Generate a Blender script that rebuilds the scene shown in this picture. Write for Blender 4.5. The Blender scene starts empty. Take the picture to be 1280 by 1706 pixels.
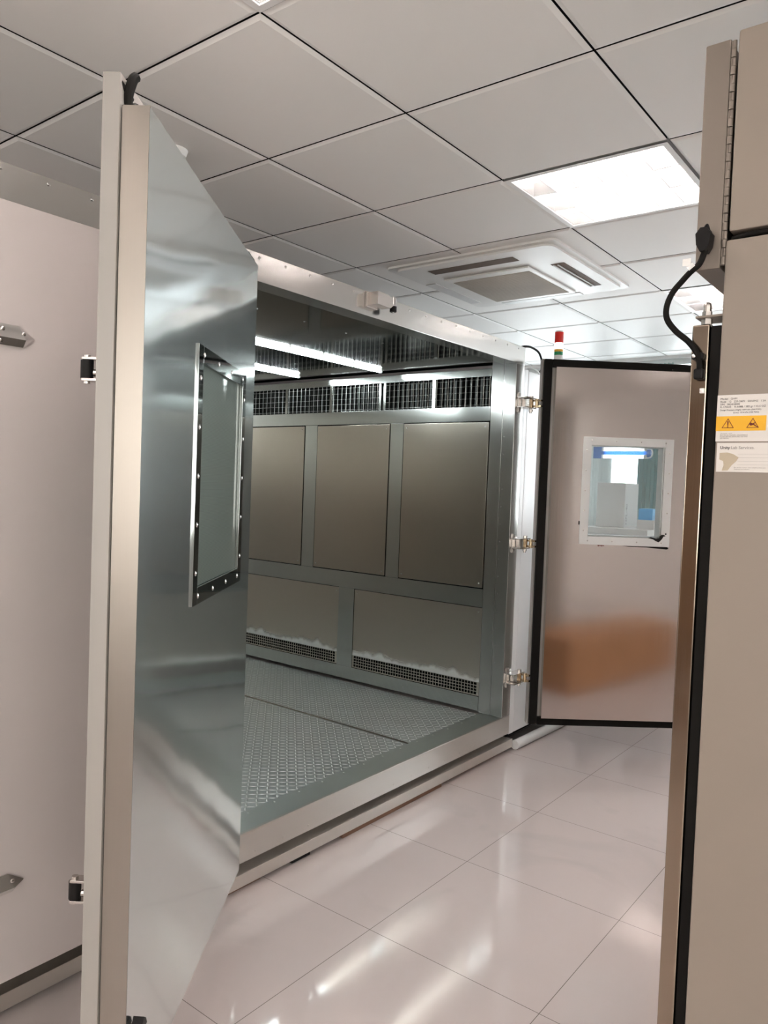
import bpy, bmesh, math, random
from mathutils import Vector, Matrix

random.seed(7)
C = bpy.context.scene.collection
SC = bpy.context.scene
R = math.radians

# ------------------------------------------------------------------ camera
cam_d = bpy.data.cameras.new('camera')
cam_d.sensor_fit = 'VERTICAL'
cam_d.sensor_height = 36.0
cam_d.lens = 1269.0 / 1706.0 * 36.0
cam_d.clip_start = 0.05
cam = bpy.data.objects.new('camera', cam_d)
C.objects.link(cam)
YAW, PIT, ROL = R(37.712), R(-2.038), R(-2.152)
rot = (Matrix.Rotation(YAW, 3, 'Z') @ Matrix.Rotation(PIT, 3, 'X') @ Matrix.Rotation(ROL, 3, 'Y'))
right, fwd, up = rot @ Vector((1, 0, 0)), rot @ Vector((0, 1, 0)), rot @ Vector((0, 0, 1))
m = Matrix.Identity(4)
for i in range(3):
    m[i][0], m[i][1], m[i][2] = right[i], up[i], -fwd[i]
m[2][3] = 1.44
cam.matrix_world = m
SC.camera = cam

# ------------------------------------------------------------------ world, exposure
TUBE_POWER = 11.0          # ceiling fluorescent tubes
LED_POWER = 12.5            # tubes inside the chamber
DAY_POWER = 1.7
FILL_POWER = 1.2         # glow of unseen windows added to brighten the room            # DAY_POWER lights the far windows
SC.view_settings.view_transform = 'Standard'
SC.view_settings.look = 'None'
SC.view_settings.gamma = 1
SC.view_settings.use_curve_mapping = False
SC.view_settings.exposure = 2.3
W = bpy.data.worlds.new('world')
SC.world = W
W.use_nodes = True
W.node_tree.nodes['Background'].inputs[0].default_value = (0.9, 0.95, 1.0, 1)
W.node_tree.nodes['Background'].inputs[1].default_value = 1.0

# ------------------------------------------------------------------ materials
def nmat(name):
    mt = bpy.data.materials.new(name)
    mt.use_nodes = True
    nt = mt.node_tree
    return mt, nt, nt.nodes['Principled BSDF']

def N(nt, typ, **kw):
    n = nt.nodes.new(typ)
    for k, v in kw.items():
        if isinstance(k, str) and hasattr(n, k):
            setattr(n, k, v)
    return n

def L(nt, a, b):
    nt.links.new(a, b)

def plain(name, col, rough=0.5, metal=0.0, spec=0.5, coat=0.0, tint=0.0):
    mt, nt, p = nmat(name)
    p.inputs['Base Color'].default_value = (*col, 1)
    p.inputs['Roughness'].default_value = rough
    p.inputs['Metallic'].default_value = metal
    p.inputs['Specular IOR Level'].default_value = spec
    p.inputs['Coat Weight'].default_value = coat
    p.inputs['Coat Roughness'].default_value = 0.1
    if tint:
        tc = N(nt, 'ShaderNodeTexCoord'); no = N(nt, 'ShaderNodeTexNoise')
        no.inputs['Scale'].default_value = 3.0; no.inputs['Detail'].default_value = 4
        L(nt, tc.outputs['Object'], no.inputs['Vector'])
        mr = N(nt, 'ShaderNodeMapRange')
        mr.inputs['From Min'].default_value = 0.3; mr.inputs['From Max'].default_value = 0.7
        mr.inputs['To Min'].default_value = 1 - tint; mr.inputs['To Max'].default_value = 1 + tint
        L(nt, no.outputs['Fac'], mr.inputs['Value'])
        mx = N(nt, 'ShaderNodeVectorMath', operation='SCALE')
        mx.inputs[0].default_value = col
        L(nt, mr.outputs['Result'], mx.inputs['Scale'])
        L(nt, mx.outputs['Vector'], p.inputs['Base Color'])
    return mt

def emit(name, col, power):
    mt, nt, p = nmat(name)
    p.inputs['Base Color'].default_value = (*col, 1)
    p.inputs['Emission Color'].default_value = (*col, 1)
    p.inputs['Emission Strength'].default_value = power
    return mt

def steel(name, col=(0.6, 0.59, 0.57), rough=0.22, grain='Z', grain_amt=0.06, wave=0.0, wave_scale=2.0, haze=0.0):
    """Stainless sheet: fine grain along one axis in the roughness, slow waviness of the sheet in the bump."""
    mt, nt, p = nmat(name)
    p.inputs['Metallic'].default_value = 1.0
    tc = N(nt, 'ShaderNodeTexCoord')
    mp = N(nt, 'ShaderNodeMapping')
    s = {'X': (3, 600, 600), 'Y': (600, 3, 600), 'Z': (600, 600, 3)}[grain]
    mp.inputs['Scale'].default_value = s
    L(nt, tc.outputs['Object'], mp.inputs['Vector'])
    no = N(nt, 'ShaderNodeTexNoise')
    no.inputs['Scale'].default_value = 1.0
    no.inputs['Detail'].default_value = 3
    L(nt, mp.outputs['Vector'], no.inputs['Vector'])
    mr = N(nt, 'ShaderNodeMapRange')
    mr.inputs['From Min'].default_value = 0.3; mr.inputs['From Max'].default_value = 0.7
    mr.inputs['To Min'].default_value = max(0.02, rough - grain_amt * 0.4); mr.inputs['To Max'].default_value = rough + grain_amt * 0.4
    L(nt, no.outputs['Fac'], mr.inputs['Value'])
    L(nt, mr.outputs['Result'], p.inputs['Roughness'])
    mc = N(nt, 'ShaderNodeMapRange')
    mc.inputs['From Min'].default_value = 0.3; mc.inputs['From Max'].default_value = 0.7
    mc.inputs['To Min'].default_value = 0.985; mc.inputs['To Max'].default_value = 1.015
    L(nt, no.outputs['Fac'], mc.inputs['Value'])
    vm = N(nt, 'ShaderNodeVectorMath', operation='SCALE')
    vm.inputs[0].default_value = col
    L(nt, mc.outputs['Result'], vm.inputs['Scale'])
    L(nt, vm.outputs['Vector'], p.inputs['Base Color'])
    if wave:
        n2 = N(nt, 'ShaderNodeTexNoise')
        n2.inputs['Scale'].default_value = wave_scale; n2.inputs['Detail'].default_value = 1
        L(nt, tc.outputs['Object'], n2.inputs['Vector'])
        b = N(nt, 'ShaderNodeBump')
        b.inputs['Strength'].default_value = 1.0; b.inputs['Distance'].default_value = wave
        L(nt, n2.outputs['Fac'], b.inputs['Height'])
        L(nt, b.outputs['Normal'], p.inputs['Normal'])
    if haze:                                   # the soft lobe of a brushed sheet under its mirror image
        q = N(nt, 'ShaderNodeBsdfPrincipled'); q.inputs['Metallic'].default_value = 1; q.inputs['Roughness'].default_value = 0.36
        L(nt, vm.outputs['Vector'], q.inputs['Base Color'])
        mx = N(nt, 'ShaderNodeMixShader'); mx.inputs[0].default_value = haze
        L(nt, p.outputs[0], mx.inputs[1]); L(nt, q.outputs[0], mx.inputs[2]); L(nt, mx.outputs[0], nt.nodes['Material Output'].inputs[0])
    return mt

M = {}
M['ceiling_tile'] = plain('ceiling_tile', (0.90, 0.88, 0.855), 0.55, spec=0.3)
M['void'] = plain('void_black', (0.006, 0.006, 0.006), 0.9, spec=0.1)
M['wall'] = plain('painted_wall', (0.84, 0.81, 0.79), 0.7, tint=0.02)
M['white_panel'] = plain('white_powder_coat', (0.62, 0.565, 0.55), 0.32, spec=0.5, tint=0.012)
M['white_housing'] = plain('white_housing_coat', (0.80, 0.81, 0.82), 0.28, spec=0.5)
M['flange'] = plain('grey_white_edge', (0.35, 0.33, 0.305), 0.38, metal=0.1)
M['door_steel'] = steel('door_inner_sheet', (0.80, 0.855, 0.85), 0.10, 'Z', 0.015, wave=0.0045, wave_scale=2.4, haze=0.15)
M['door_steel_brushed'] = steel('door_inner_sheet_brushed', (0.56, 0.52, 0.495), 0.13, 'Z', 0.03, wave=0.003, wave_scale=1.2)
M['edge_steel'] = steel('brushed_edge_strip', (0.36, 0.325, 0.292), 0.36, 'Z', 0.06)
M['frame_steel'] = steel('front_frame_sheet', (0.57, 0.56, 0.54), 0.17, 'Y', 0.008, wave=0.004, wave_scale=1.6)
M['sill_steel'] = steel('sill_sheet', (0.66, 0.645, 0.61), 0.30, 'Y', 0.01)
M['added_wood'] = plain('added_door_wood', (0.30, 0.17, 0.09), 0.45, tint=0.08)
M['sill_top'] = steel('sill_top_sheet', (0.60, 0.64, 0.62), 0.32, 'Y', 0.008)
M['lining_steel'] = steel('lining_sheet', (0.70, 0.67, 0.63), 0.34, 'Z', 0.03)
M['rail_steel'] = steel('rail_sheet', (0.70, 0.67, 0.63), 0.42, 'Y', 0.06)
M['panel_steel'] = steel('wall_panel_sheet', (0.50, 0.45, 0.395), 0.20, 'Z', 0.02, wave=0.0012, wave_scale=2.0)
M['band_steel'] = steel('wall_band_sheet', (0.50, 0.51, 0.49), 0.14, 'X', 0.015, wave=0.0012, wave_scale=2.0)
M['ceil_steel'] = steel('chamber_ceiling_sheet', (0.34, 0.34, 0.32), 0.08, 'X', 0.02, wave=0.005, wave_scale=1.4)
M['chrome'] = plain('chrome', (0.75, 0.74, 0.73), 0.08, metal=1)
M['dark_chrome'] = plain('polished_window_frame', (0.42, 0.44, 0.43), 0.05, metal=1)
M['zinc'] = plain('zinc_fitting', (0.62, 0.58, 0.55), 0.25, metal=1)
M['brass'] = plain('brass_fitting', (0.70, 0.55, 0.36), 0.25, metal=1)
M['rubber'] = plain('black_rubber', (0.008, 0.007, 0.006), 0.6, spec=0.12)
M['black_plastic'] = plain('black_plastic', (0.009, 0.008, 0.008), 0.5, spec=0.2)
M['white_frame'] = plain('white_window_frame', (0.74, 0.75, 0.74), 0.35)
M['wood_shim'] = plain('wood_shim', (0.22, 0.12, 0.075), 0.7, tint=0.12)
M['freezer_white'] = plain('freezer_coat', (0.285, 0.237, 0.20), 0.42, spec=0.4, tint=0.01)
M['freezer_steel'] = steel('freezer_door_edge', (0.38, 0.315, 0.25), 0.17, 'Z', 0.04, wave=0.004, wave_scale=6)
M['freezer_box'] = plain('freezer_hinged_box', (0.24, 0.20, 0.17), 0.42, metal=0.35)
M['label_paper'] = plain('label_paper', (0.70, 0.66, 0.62), 0.45)
M['label_yellow'] = plain('label_yellow', (0.80, 0.42, 0.015), 0.45)
M['ink'] = plain('ink_black', (0.03, 0.025, 0.025), 0.6)
M['ink_red'] = plain('ink_dark_red', (0.16, 0.02, 0.01), 0.6)
M['ink_grey'] = plain('ink_grey', (0.24, 0.21, 0.20), 0.6)
M['peel'] = plain('peeled_glue', (0.50, 0.42, 0.31), 0.6, tint=0.25)
M['white_plastic'] = plain('white_plastic', (0.80, 0.785, 0.76), 0.4)
M['ac_flap'] = plain('aircon_flap', (0.66, 0.65, 0.64), 0.45)
M['ac_grille'] = plain('aircon_grille', (0.47, 0.42, 0.36), 0.6, tint=0.10)
M['slot_brown'] = plain('slot_brown', (0.10, 0.055, 0.03), 0.7)
M['louver'] = plain('louver_aluminium', (0.62, 0.62, 0.62), 0.25, metal=0.7)
M['fixture'] = plain('fixture_white', (0.85, 0.84, 0.83), 0.4)
M['tube'] = emit('fluorescent_tube', (1.0, 0.90, 0.87), TUBE_POWER)
M['led'] = emit('chamber_tube', (0.88, 0.98, 1.0), LED_POWER)
M['day'] = emit('day_or_fill_glow', (0.93, 0.965, 1.0), DAY_POWER)
M['fill_glow'] = emit('added_window_glow', (1.0, 0.945, 0.90), FILL_POWER)
M['curtain'] = plain('grey_green_curtain', (0.30, 0.40, 0.40), 0.8)
M['sheer'] = plain('pale_curtain', (0.72, 0.78, 0.80), 0.8)
def sheer_mat(name='sheer_cloth', col=(0.78, 0.80, 0.80, 1)):
    mt, nt, p = nmat(name)
    p.inputs['Base Color'].default_value = col; p.inputs['Roughness'].default_value = 0.9
    tl = N(nt, 'ShaderNodeBsdfTranslucent'); tl.inputs[0].default_value = col
    mx = N(nt, 'ShaderNodeMixShader'); mx.inputs[0].default_value = 0.5
    L(nt, p.outputs[0], mx.inputs[1]); L(nt, tl.outputs[0], mx.inputs[2]); L(nt, mx.outputs[0], nt.nodes['Material Output'].inputs[0])
    return mt
M['sheer'] = sheer_mat()
M['curtain'] = sheer_mat('grey_green_cloth', (0.34, 0.45, 0.45, 1))
M['carton'] = plain('white_carton', (0.62, 0.60, 0.585), 0.6, tint=0.03)
M['carton_brown'] = plain('brown_carton', (0.42, 0.20, 0.09), 0.7, tint=0.08)
M['blue_carton'] = plain('blue_carton', (0.05, 0.36, 0.72), 0.5)
M['lamp_blue'] = plain('lamp_blue', (0.03, 0.16, 0.50), 0.4)
M['desk_tube'] = emit('rack_tube', (0.85, 0.93, 1.0), 1.6)
M['cabinet_grey'] = plain('cabinet_grey', (0.45, 0.48, 0.48), 0.5)
M['red_lens'] = plain('red_lens', (0.75, 0.02, 0.012), 0.25, coat=0.4)
M['amber_lens'] = emit('lit_lens', (1.0, 0.93, 0.82), 0.7)
M['yellow_lens'] = plain('yellow_lens', (0.85, 0.42, 0.03), 0.25, coat=0.4)
M['green_lens'] = plain('green_lens', (0.02, 0.28, 0.10), 0.25, coat=0.4)
M['grey_pipe'] = plain('pale_pipe', (0.75, 0.75, 0.74), 0.3)
M['coil'] = plain('dark_fin', (0.030, 0.032, 0.030), 0.4, metal=0.5)
M['wire'] = plain('wire_mesh', (0.42, 0.42, 0.40), 0.3, metal=1)

def glass(name, tint=(0.97, 0.985, 0.98), refl=0.10):
    mt = bpy.data.materials.new(name); mt.use_nodes = True
    nt = mt.node_tree; nt.nodes.clear()
    out = N(nt, 'ShaderNodeOutputMaterial'); mix = N(nt, 'ShaderNodeMixShader')
    tr = N(nt, 'ShaderNodeBsdfTransparent'); gl = N(nt, 'ShaderNodeBsdfGlossy')
    tr.inputs[0].default_value = (*tint, 1); gl.inputs['Roughness'].default_value = 0.02
    lw = N(nt, 'ShaderNodeFresnel'); lw.inputs['IOR'].default_value = 1.5
    ad = N(nt, 'ShaderNodeMath', operation='ADD'); ad.inputs[1].default_value = refl - 0.04
    L(nt, lw.outputs['Fac'], ad.inputs[0]); L(nt, ad.outputs[0], mix.inputs[0])
    L(nt, tr.outputs[0], mix.inputs[1]); L(nt, gl.outputs[0], mix.inputs[2]); L(nt, mix.outputs[0], out.inputs[0])
    return mt
M['glass'] = glass('clear_pane', refl=0.06)
M['glass_green'] = glass('green_pane', (0.86, 0.93, 0.90), refl=0.08)
def mesh_glass():
    mt = glass('wired_pane', (0.84, 0.92, 0.88), refl=0.10); nt = mt.node_tree
    out = [n for n in nt.nodes if n.type == 'OUTPUT_MATERIAL'][0]; old = out.inputs[0].links[0].from_socket
    p = N(nt, 'ShaderNodeBsdfPrincipled'); p.inputs['Base Color'].default_value = (0.27, 0.33, 0.30, 1); p.inputs['Metallic'].default_value = 0.3; p.inputs['Roughness'].default_value = 0.4
    tc = N(nt, 'ShaderNodeTexCoord'); w = N(nt, 'ShaderNodeTexWave'); w.bands_direction = 'Z'; w.inputs['Scale'].default_value = 90
    L(nt, tc.outputs['Object'], w.inputs['Vector'])
    mr = N(nt, 'ShaderNodeMapRange'); mr.inputs['To Min'].default_value = 0.45; mr.inputs['To Max'].default_value = 0.53
    L(nt, w.outputs['Fac'], mr.inputs['Value'])
    mx = N(nt, 'ShaderNodeMixShader'); L(nt, mr.outputs['Result'], mx.inputs[0]); L(nt, old, mx.inputs[1]); L(nt, p.outputs[0], mx.inputs[2]); L(nt, mx.outputs[0], out.inputs[0])
    return mt
M['glass_wired'] = mesh_glass()

def floor_mat():
    mt, nt, p = nmat('polished_floor_tile')
    tc = N(nt, 'ShaderNodeTexCoord'); sep = N(nt, 'ShaderNodeSeparateXYZ')
    L(nt, tc.outputs['Object'], sep.inputs[0])
    def line(sock, off):
        a = N(nt, 'ShaderNodeMath', operation='ADD'); a.inputs[1].default_value = 60 - off
        L(nt, sock, a.inputs[0])
        d = N(nt, 'ShaderNodeMath', operation='DIVIDE'); d.inputs[1].default_value = 0.6
        L(nt, a.outputs[0], d.inputs[0])
        f = N(nt, 'ShaderNodeMath', operation='FRACT'); L(nt, d.outputs[0], f.inputs[0])
        s = N(nt, 'ShaderNodeMath', operation='SUBTRACT'); s.inputs[1].default_value = 0.5
        L(nt, f.outputs[0], s.inputs[0])
        b = N(nt, 'ShaderNodeMath', operation='ABSOLUTE'); L(nt, s.outputs[0], b.inputs[0])
        g = N(nt, 'ShaderNodeMath', operation='GREATER_THAN'); g.inputs[1].default_value = 0.5 - 0.0011 / 0.6
        L(nt, b.outputs[0], g.inputs[0])
        return g.outputs[0]
    lx, ly = line(sep.outputs['X'], -1.475), line(sep.outputs['Y'], 1.915)
    mx = N(nt, 'ShaderNodeMath', operation='MAXIMUM'); L(nt, lx, mx.inputs[0]); L(nt, ly, mx.inputs[1])
    no = N(nt, 'ShaderNodeTexNoise'); no.inputs['Scale'].default_value = 2.2; no.inputs['Detail'].default_value = 5
    no.inputs['Distortion'].default_value = 0.8
    L(nt, tc.outputs['Object'], no.inputs['Vector'])
    rp = N(nt, 'ShaderNodeValToRGB')
    e = rp.color_ramp.elements
    e[0].position = 0.55; e[0].color = (0.555, 0.495, 0.478, 1)
    e[1].position = 0.85; e[1].color = (0.44, 0.40, 0.385, 1)
    L(nt, no.outputs['Fac'], rp.inputs[0])
    mix = N(nt, 'ShaderNodeMix', data_type='RGBA')
    L(nt, mx.outputs[0], mix.inputs['Factor']); L(nt, rp.outputs[0], mix.inputs['A'])
    mix.inputs['B'].default_value = (0.20, 0.17, 0.155, 1)
    L(nt, mix.outputs['Result'], p.inputs['Base Color'])
    p.inputs['Roughness'].default_value = 0.055
    p.inputs['Specular IOR Level'].default_value = 0.55
    return mt
M['floor'] = floor_mat()

def checker_mat():
    """Tread plate: raised lozenges, turned by a quarter from cell to cell."""
    mt, nt, p = nmat('tread_plate')
    p.inputs['Metallic'].default_value = 1.0
    p.inputs['Base Color'].default_value = (0.50, 0.53, 0.52, 1)
    p.inputs['Roughness'].default_value = 0.36
    tc = N(nt, 'ShaderNodeTexCoord')
    def mth(op, a, b=None):
        n = N(nt, 'ShaderNodeMath', operation=op)
        for i, v in enumerate((a, b)):
            if v is None: continue
            if isinstance(v, (int, float)): n.inputs[i].default_value = v
            else: L(nt, v, n.inputs[i])
        return n.outputs[0]
    sep = N(nt, 'ShaderNodeSeparateXYZ'); L(nt, tc.outputs['Object'], sep.inputs[0])
    cell = 0.028
    X = mth('DIVIDE', mth('ADD', sep.outputs['X'], 28.0), cell); Y = mth('DIVIDE', mth('ADD', sep.outputs['Y'], 28.0), cell)
    u = mth('SUBTRACT', mth('FRACT', X), 0.5); v = mth('SUBTRACT', mth('FRACT', Y), 0.5)
    par = mth('FRACT', mth('MULTIPLY', mth('ADD', mth('FLOOR', X), mth('FLOOR', Y)), 0.5))   # 0 or .5
    par = mth('MULTIPLY', par, 2.0)
    sgn = mth('SUBTRACT', mth('MULTIPLY', par, 2.0), 1.0)
    v2 = mth('MULTIPLY', v, sgn)
    a = mth('MULTIPLY', mth('ADD', u, v2), 0.7071); b = mth('MULTIPLY', mth('SUBTRACT', u, v2), 0.7071)
    d = mth('ADD', mth('POWER', mth('ABSOLUTE', mth('DIVIDE', a, 0.56)), 2.0), mth('POWER', mth('ABSOLUTE', mth('DIVIDE', b, 0.17)), 2.0))
    h = mth('SUBTRACT', 1.0, d)
    h = mth('MAXIMUM', h, 0.0)
    bp = N(nt, 'ShaderNodeBump'); bp.inputs['Strength'].default_value = 0.9; bp.inputs['Distance'].default_value = 0.005
    top = mth('MINIMUM', mth('MULTIPLY', h, 2.0), 1.0)
    cm = N(nt, 'ShaderNodeMix', data_type='RGBA'); L(nt, top, cm.inputs['Factor'])
    cm.inputs['A'].default_value = (0.60, 0.635, 0.63, 1); cm.inputs['B'].default_value = (0.86, 0.89, 0.88, 1)
    L(nt, cm.outputs['Result'], p.inputs['Base Color'])
    L(nt, h, bp.inputs['Height']); L(nt, bp.outputs['Normal'], p.inputs['Normal'])
    no = N(nt, 'ShaderNodeTexNoise'); no.inputs['Scale'].default_value = 4; no.inputs['Detail'].default_value = 5
    L(nt, tc.outputs['Object'], no.inputs['Vector'])
    mr = N(nt, 'ShaderNodeMapRange'); mr.inputs['To Min'].default_value = 0.28; mr.inputs['To Max'].default_value = 0.46
    L(nt, no.outputs['Fac'], mr.inputs['Value']); L(nt, mr.outputs['Result'], p.inputs['Roughness'])
    return mt
M['tread'] = checker_mat()

def residue_mat():
    """Lower wall sheet with the ragged whitish deposit above its air holes (a stain in the sheet)."""
    mt = steel('lower_panel_sheet', (0.60, 0.54, 0.475), 0.26, 'Z', 0.02, wave=0.0012)
    nt = mt.node_tree; p = nt.nodes['Principled BSDF']
    old = p.inputs['Base Color'].links[0].from_socket
    tc = N(nt, 'ShaderNodeTexCoord'); sep = N(nt, 'ShaderNodeSeparateXYZ'); L(nt, tc.outputs['Object'], sep.inputs[0])
    no = N(nt, 'ShaderNodeTexNoise'); no.inputs['Scale'].default_value = 11; no.inputs['Detail'].default_value = 4
    mp = N(nt, 'ShaderNodeMapping'); mp.inputs['Scale'].default_value = (1, 1, 0.35)
    L(nt, tc.outputs['Object'], mp.inputs[0]); L(nt, mp.outputs[0], no.inputs['Vector'])
    sc = N(nt, 'ShaderNodeMath', operation='MULTIPLY_ADD'); sc.inputs[1].default_value = -0.10; sc.inputs[2].default_value = 0.05
    L(nt, no.outputs['Fac'], sc.inputs[0])
    ad = N(nt, 'ShaderNodeMath', operation='ADD'); L(nt, sep.outputs['Z'], ad.inputs[0]); L(nt, sc.outputs[0], ad.inputs[1])
    mr = N(nt, 'ShaderNodeMapRange'); mr.interpolation_type = 'SMOOTHSTEP'
    mr.inputs['From Min'].default_value = 0.085; mr.inputs['From Max'].default_value = 0.13
    mr.inputs['To Min'].default_value = 0.62; mr.inputs['To Max'].default_value = 0.0
    L(nt, ad.outputs[0], mr.inputs['Value'])
    lo = N(nt, 'ShaderNodeMapRange'); lo.inputs['From Min'].default_value = 0.072; lo.inputs['From Max'].default_value = 0.078
    L(nt, sep.outputs['Z'], lo.inputs['Value'])
    mu = N(nt, 'ShaderNodeMath', operation='MULTIPLY'); L(nt, mr.outputs['Result'], mu.inputs[0]); L(nt, lo.outputs['Result'], mu.inputs[1])
    mix = N(nt, 'ShaderNodeMix', data_type='RGBA'); mix.inputs['B'].default_value = (0.62, 0.68, 0.68, 1)
    L(nt, mu.outputs[0], mix.inputs['Factor']); L(nt, old, mix.inputs['A'])
    L(nt, mix.outputs['Result'], p.inputs['Base Color'])
    mm = N(nt, 'ShaderNodeMath', operation='SUBTRACT'); mm.inputs[0].default_value = 1.0
    L(nt, mu.outputs[0], mm.inputs[1]); L(nt, mm.outputs[0], p.inputs['Metallic'])
    return mt
M['panel_residue'] = residue_mat()

# ------------------------------------------------------------------ geometry helpers
class G:
    """Collects solids into one mesh; coordinates go through the frame T (world by default)."""
    def __init__(self, T=None):
        self.bm = bmesh.new(); self.T = T or Matrix.Identity(4); self.mi = 0
    def _fin(self, verts, faces):
        for v in verts: v.co = self.T @ v.co
        for f in faces: f.material_index = self.mi
    def box(self, x0, x1, y0, y1, z0, z1, bev=0.0, seg=2):
        b = bmesh.new()
        bmesh.ops.create_cube(b, size=1)
        for v in b.verts:
            v.co = Vector(((x0 + x1) / 2 + v.co.x * (x1 - x0), (y0 + y1) / 2 + v.co.y * (y1 - y0), (z0 + z1) / 2 + v.co.z * (z1 - z0)))
        if bev:
            bmesh.ops.bevel(b, geom=list(b.edges), offset=bev, segments=seg, affect='EDGES', profile=0.5)
        return self.join(b)
    def join(self, b):
        vm = {}
        for v in b.verts: vm[v] = self.bm.verts.new(self.T @ v.co)
        for f in b.faces:
            try:
                nf = self.bm.faces.new([vm[v] for v in f.verts]); nf.material_index = self.mi
            except ValueError: pass
        b.free(); return self
    def cyl(self, p0, p1, r, r2=None, seg=16, caps=True):
        p0, p1 = Vector(p0), Vector(p1); d = p1 - p0
        b = bmesh.new()
        bmesh.ops.create_cone(b, cap_ends=caps, segments=seg, radius1=r, radius2=r if r2 is None else r2, depth=d.length)
        q = Vector((0, 0, 1)).rotation_difference(d.normalized()).to_matrix().to_4x4()
        bmesh.ops.transform(b, matrix=Matrix.Translation((p0 + p1) / 2) @ q, verts=b.verts)
        return self.join(b)
    def ball(self, c, r, sx=1, sy=1, sz=1, seg=12):
        b = bmesh.new(); bmesh.ops.create_uvsphere(b, u_segments=seg, v_segments=max(6, seg // 2), radius=r)
        for v in b.verts: v.co = Vector((c[0] + v.co.x * sx, c[1] + v.co.y * sy, c[2] + v.co.z * sz))
        return self.join(b)
    def tube(self, pts, r, seg=10, sub=6):
        P = [Vector(p) for p in pts]
        Q = []
        for i in range(len(P) - 1):
            a, b_, c, d = P[max(i - 1, 0)], P[i], P[i + 1], P[min(i + 2, len(P) - 1)]
            for k in range(sub):
                t = k / sub
                Q.append(0.5 * ((2 * b_) + (c - a) * t + (2 * a - 5 * b_ + 4 * c - d) * t * t + (3 * b_ - a - 3 * c + d) * t ** 3))
        Q.append(P[-1])
        rings = []; nrm = None
        for i, q in enumerate(Q):
            tan = (Q[min(i + 1, len(Q) - 1)] - Q[max(i - 1, 0)]).normalized()
            if nrm is None:
                nrm = tan.orthogonal().normalized()
            nrm = (nrm - tan * nrm.dot(tan)).normalized(); bi = tan.cross(nrm)
            rings.append([self.bm.verts.new(self.T @ (q + (nrm * math.cos(2 * math.pi * k / seg) + bi * math.sin(2 * math.pi * k / seg)) * r)) for k in range(seg)])
        for i in range(len(rings) - 1):
            for k in range(seg):
                f = self.bm.faces.new([rings[i][k], rings[i][(k + 1) % seg], rings[i + 1][(k + 1) % seg], rings[i + 1][k]]); f.material_index = self.mi
        for rg in (rings[0][::-1], rings[-1]):
            f = self.bm.faces.new(rg); f.material_index = self.mi
        return self
    def prism(self, poly, axis, a, b):
        """Polygon (2-D) extruded along axis from a to b."""
        def pt(u, v, w):
            return {'X': Vector((w, u, v)), 'Y': Vector((u, w, v)), 'Z': Vector((u, v, w))}[axis]
        A = [self.bm.verts.new(self.T @ pt(u, v, a)) for u, v in poly]
        B = [self.bm.verts.new(self.T @ pt(u, v, b)) for u, v in poly]
        fs = [self.bm.faces.new(A), self.bm.faces.new(B[::-1])]
        n = len(poly)
        for i in range(n):
            fs.append(self.bm.faces.new([A[i], B[i], B[(i + 1) % n], A[(i + 1) % n]]))
        for f in fs: f.material_index = self.mi
        return self
    def frame(self, x0, x1, z0, z1, w, y0, y1, bev=0.0):
        """Rectangular frame in the local x-z plane, w wide, from y0 to y1."""
        self.box(x0, x0 + w, y0, y1, z0, z1, bev); self.box(x1 - w, x1, y0, y1, z0, z1, bev)
        self.box(x0 + w, x1 - w, y0, y1, z0, z0 + w, bev); self.box(x0 + w, x1 - w, y0, y1, z1 - w, z1, bev)
        return self
    def dome(self, c, n, r, h=0.5):
        """Low dome head at c, facing along n (an axis vector in the local frame)."""
        n = Vector(n).normalized()
        b = bmesh.new(); bmesh.ops.create_uvsphere(b, u_segments=8, v_segments=6, radius=r)
        for v in b.verts: v.co.z *= h
        q = Vector((0, 0, 1)).rotation_difference(n).to_matrix().to_4x4()
        bmesh.ops.transform(b, matrix=Matrix.Translation(Vector(c)) @ q, verts=b.verts)
        return self.join(b)

def wloc(o):
    v = Vector(o.location)
    while o.parent:
        o = o.parent; v += Vector(o.location)
    return v

def obj(name, g, mat, parent=None, origin=None, label=None, smooth=35, wn=True):
    me = bpy.data.meshes.new(name)
    bmesh.ops.recalc_face_normals(g.bm, faces=list(g.bm.faces))
    vs = [v.co for v in g.bm.verts]
    if origin is None:
        lo = Vector([min(v[i] for v in vs) for i in range(3)]); hi = Vector([max(v[i] for v in vs) for i in range(3)])
        origin = Vector(((lo.x + hi.x) / 2, (lo.y + hi.y) / 2, lo.z))
    origin = Vector(origin)
    for v in g.bm.verts: v.co -= origin
    g.bm.to_mesh(me); g.bm.free()
    for mt in (mat if isinstance(mat, (list, tuple)) else [mat]): me.materials.append(M[mt] if isinstance(mt, str) else mt)
    if smooth: me.shade_smooth(); me.set_sharp_from_angle(angle=R(smooth))
    else: me.shade_flat()
    o = bpy.data.objects.new(name, me); C.objects.link(o)
    if smooth and wn:
        wn = o.modifiers.new('weighted_normal', 'WEIGHTED_NORMAL'); wn.keep_sharp = True; wn.weight = 80
    if parent: o.parent = parent; o.location = origin - wloc(parent)
    else: o.location = origin
    if label: o['label'] = label
    return o

def tag(o, label, cat, group=None):
    o['label'] = label; o['category'] = cat
    if group: o['group'] = group
    return o

def thing(name, loc, label, cat, group=None):
    o = bpy.data.objects.new(name, None); C.objects.link(o); o.location = loc; o.empty_display_size = 0.1
    return tag(o, label, cat, group)

def struct(o):
    o['kind'] = 'structure'; return o

def copy_tree(o, parent=None, dz=Vector((0, 0, 0))):
    c = o.copy(); C.objects.link(c)
    if parent: c.parent = parent
    else: c.location = Vector(o.location) + dz
    for ch in list(o.children): copy_tree(ch, c)
    return c

def screws(name, spots, mat, parent, T=None, h=0.5):
    for c, n, r in spots: obj(name, G(T).dome(c, n, r, h), mat, parent)

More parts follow.
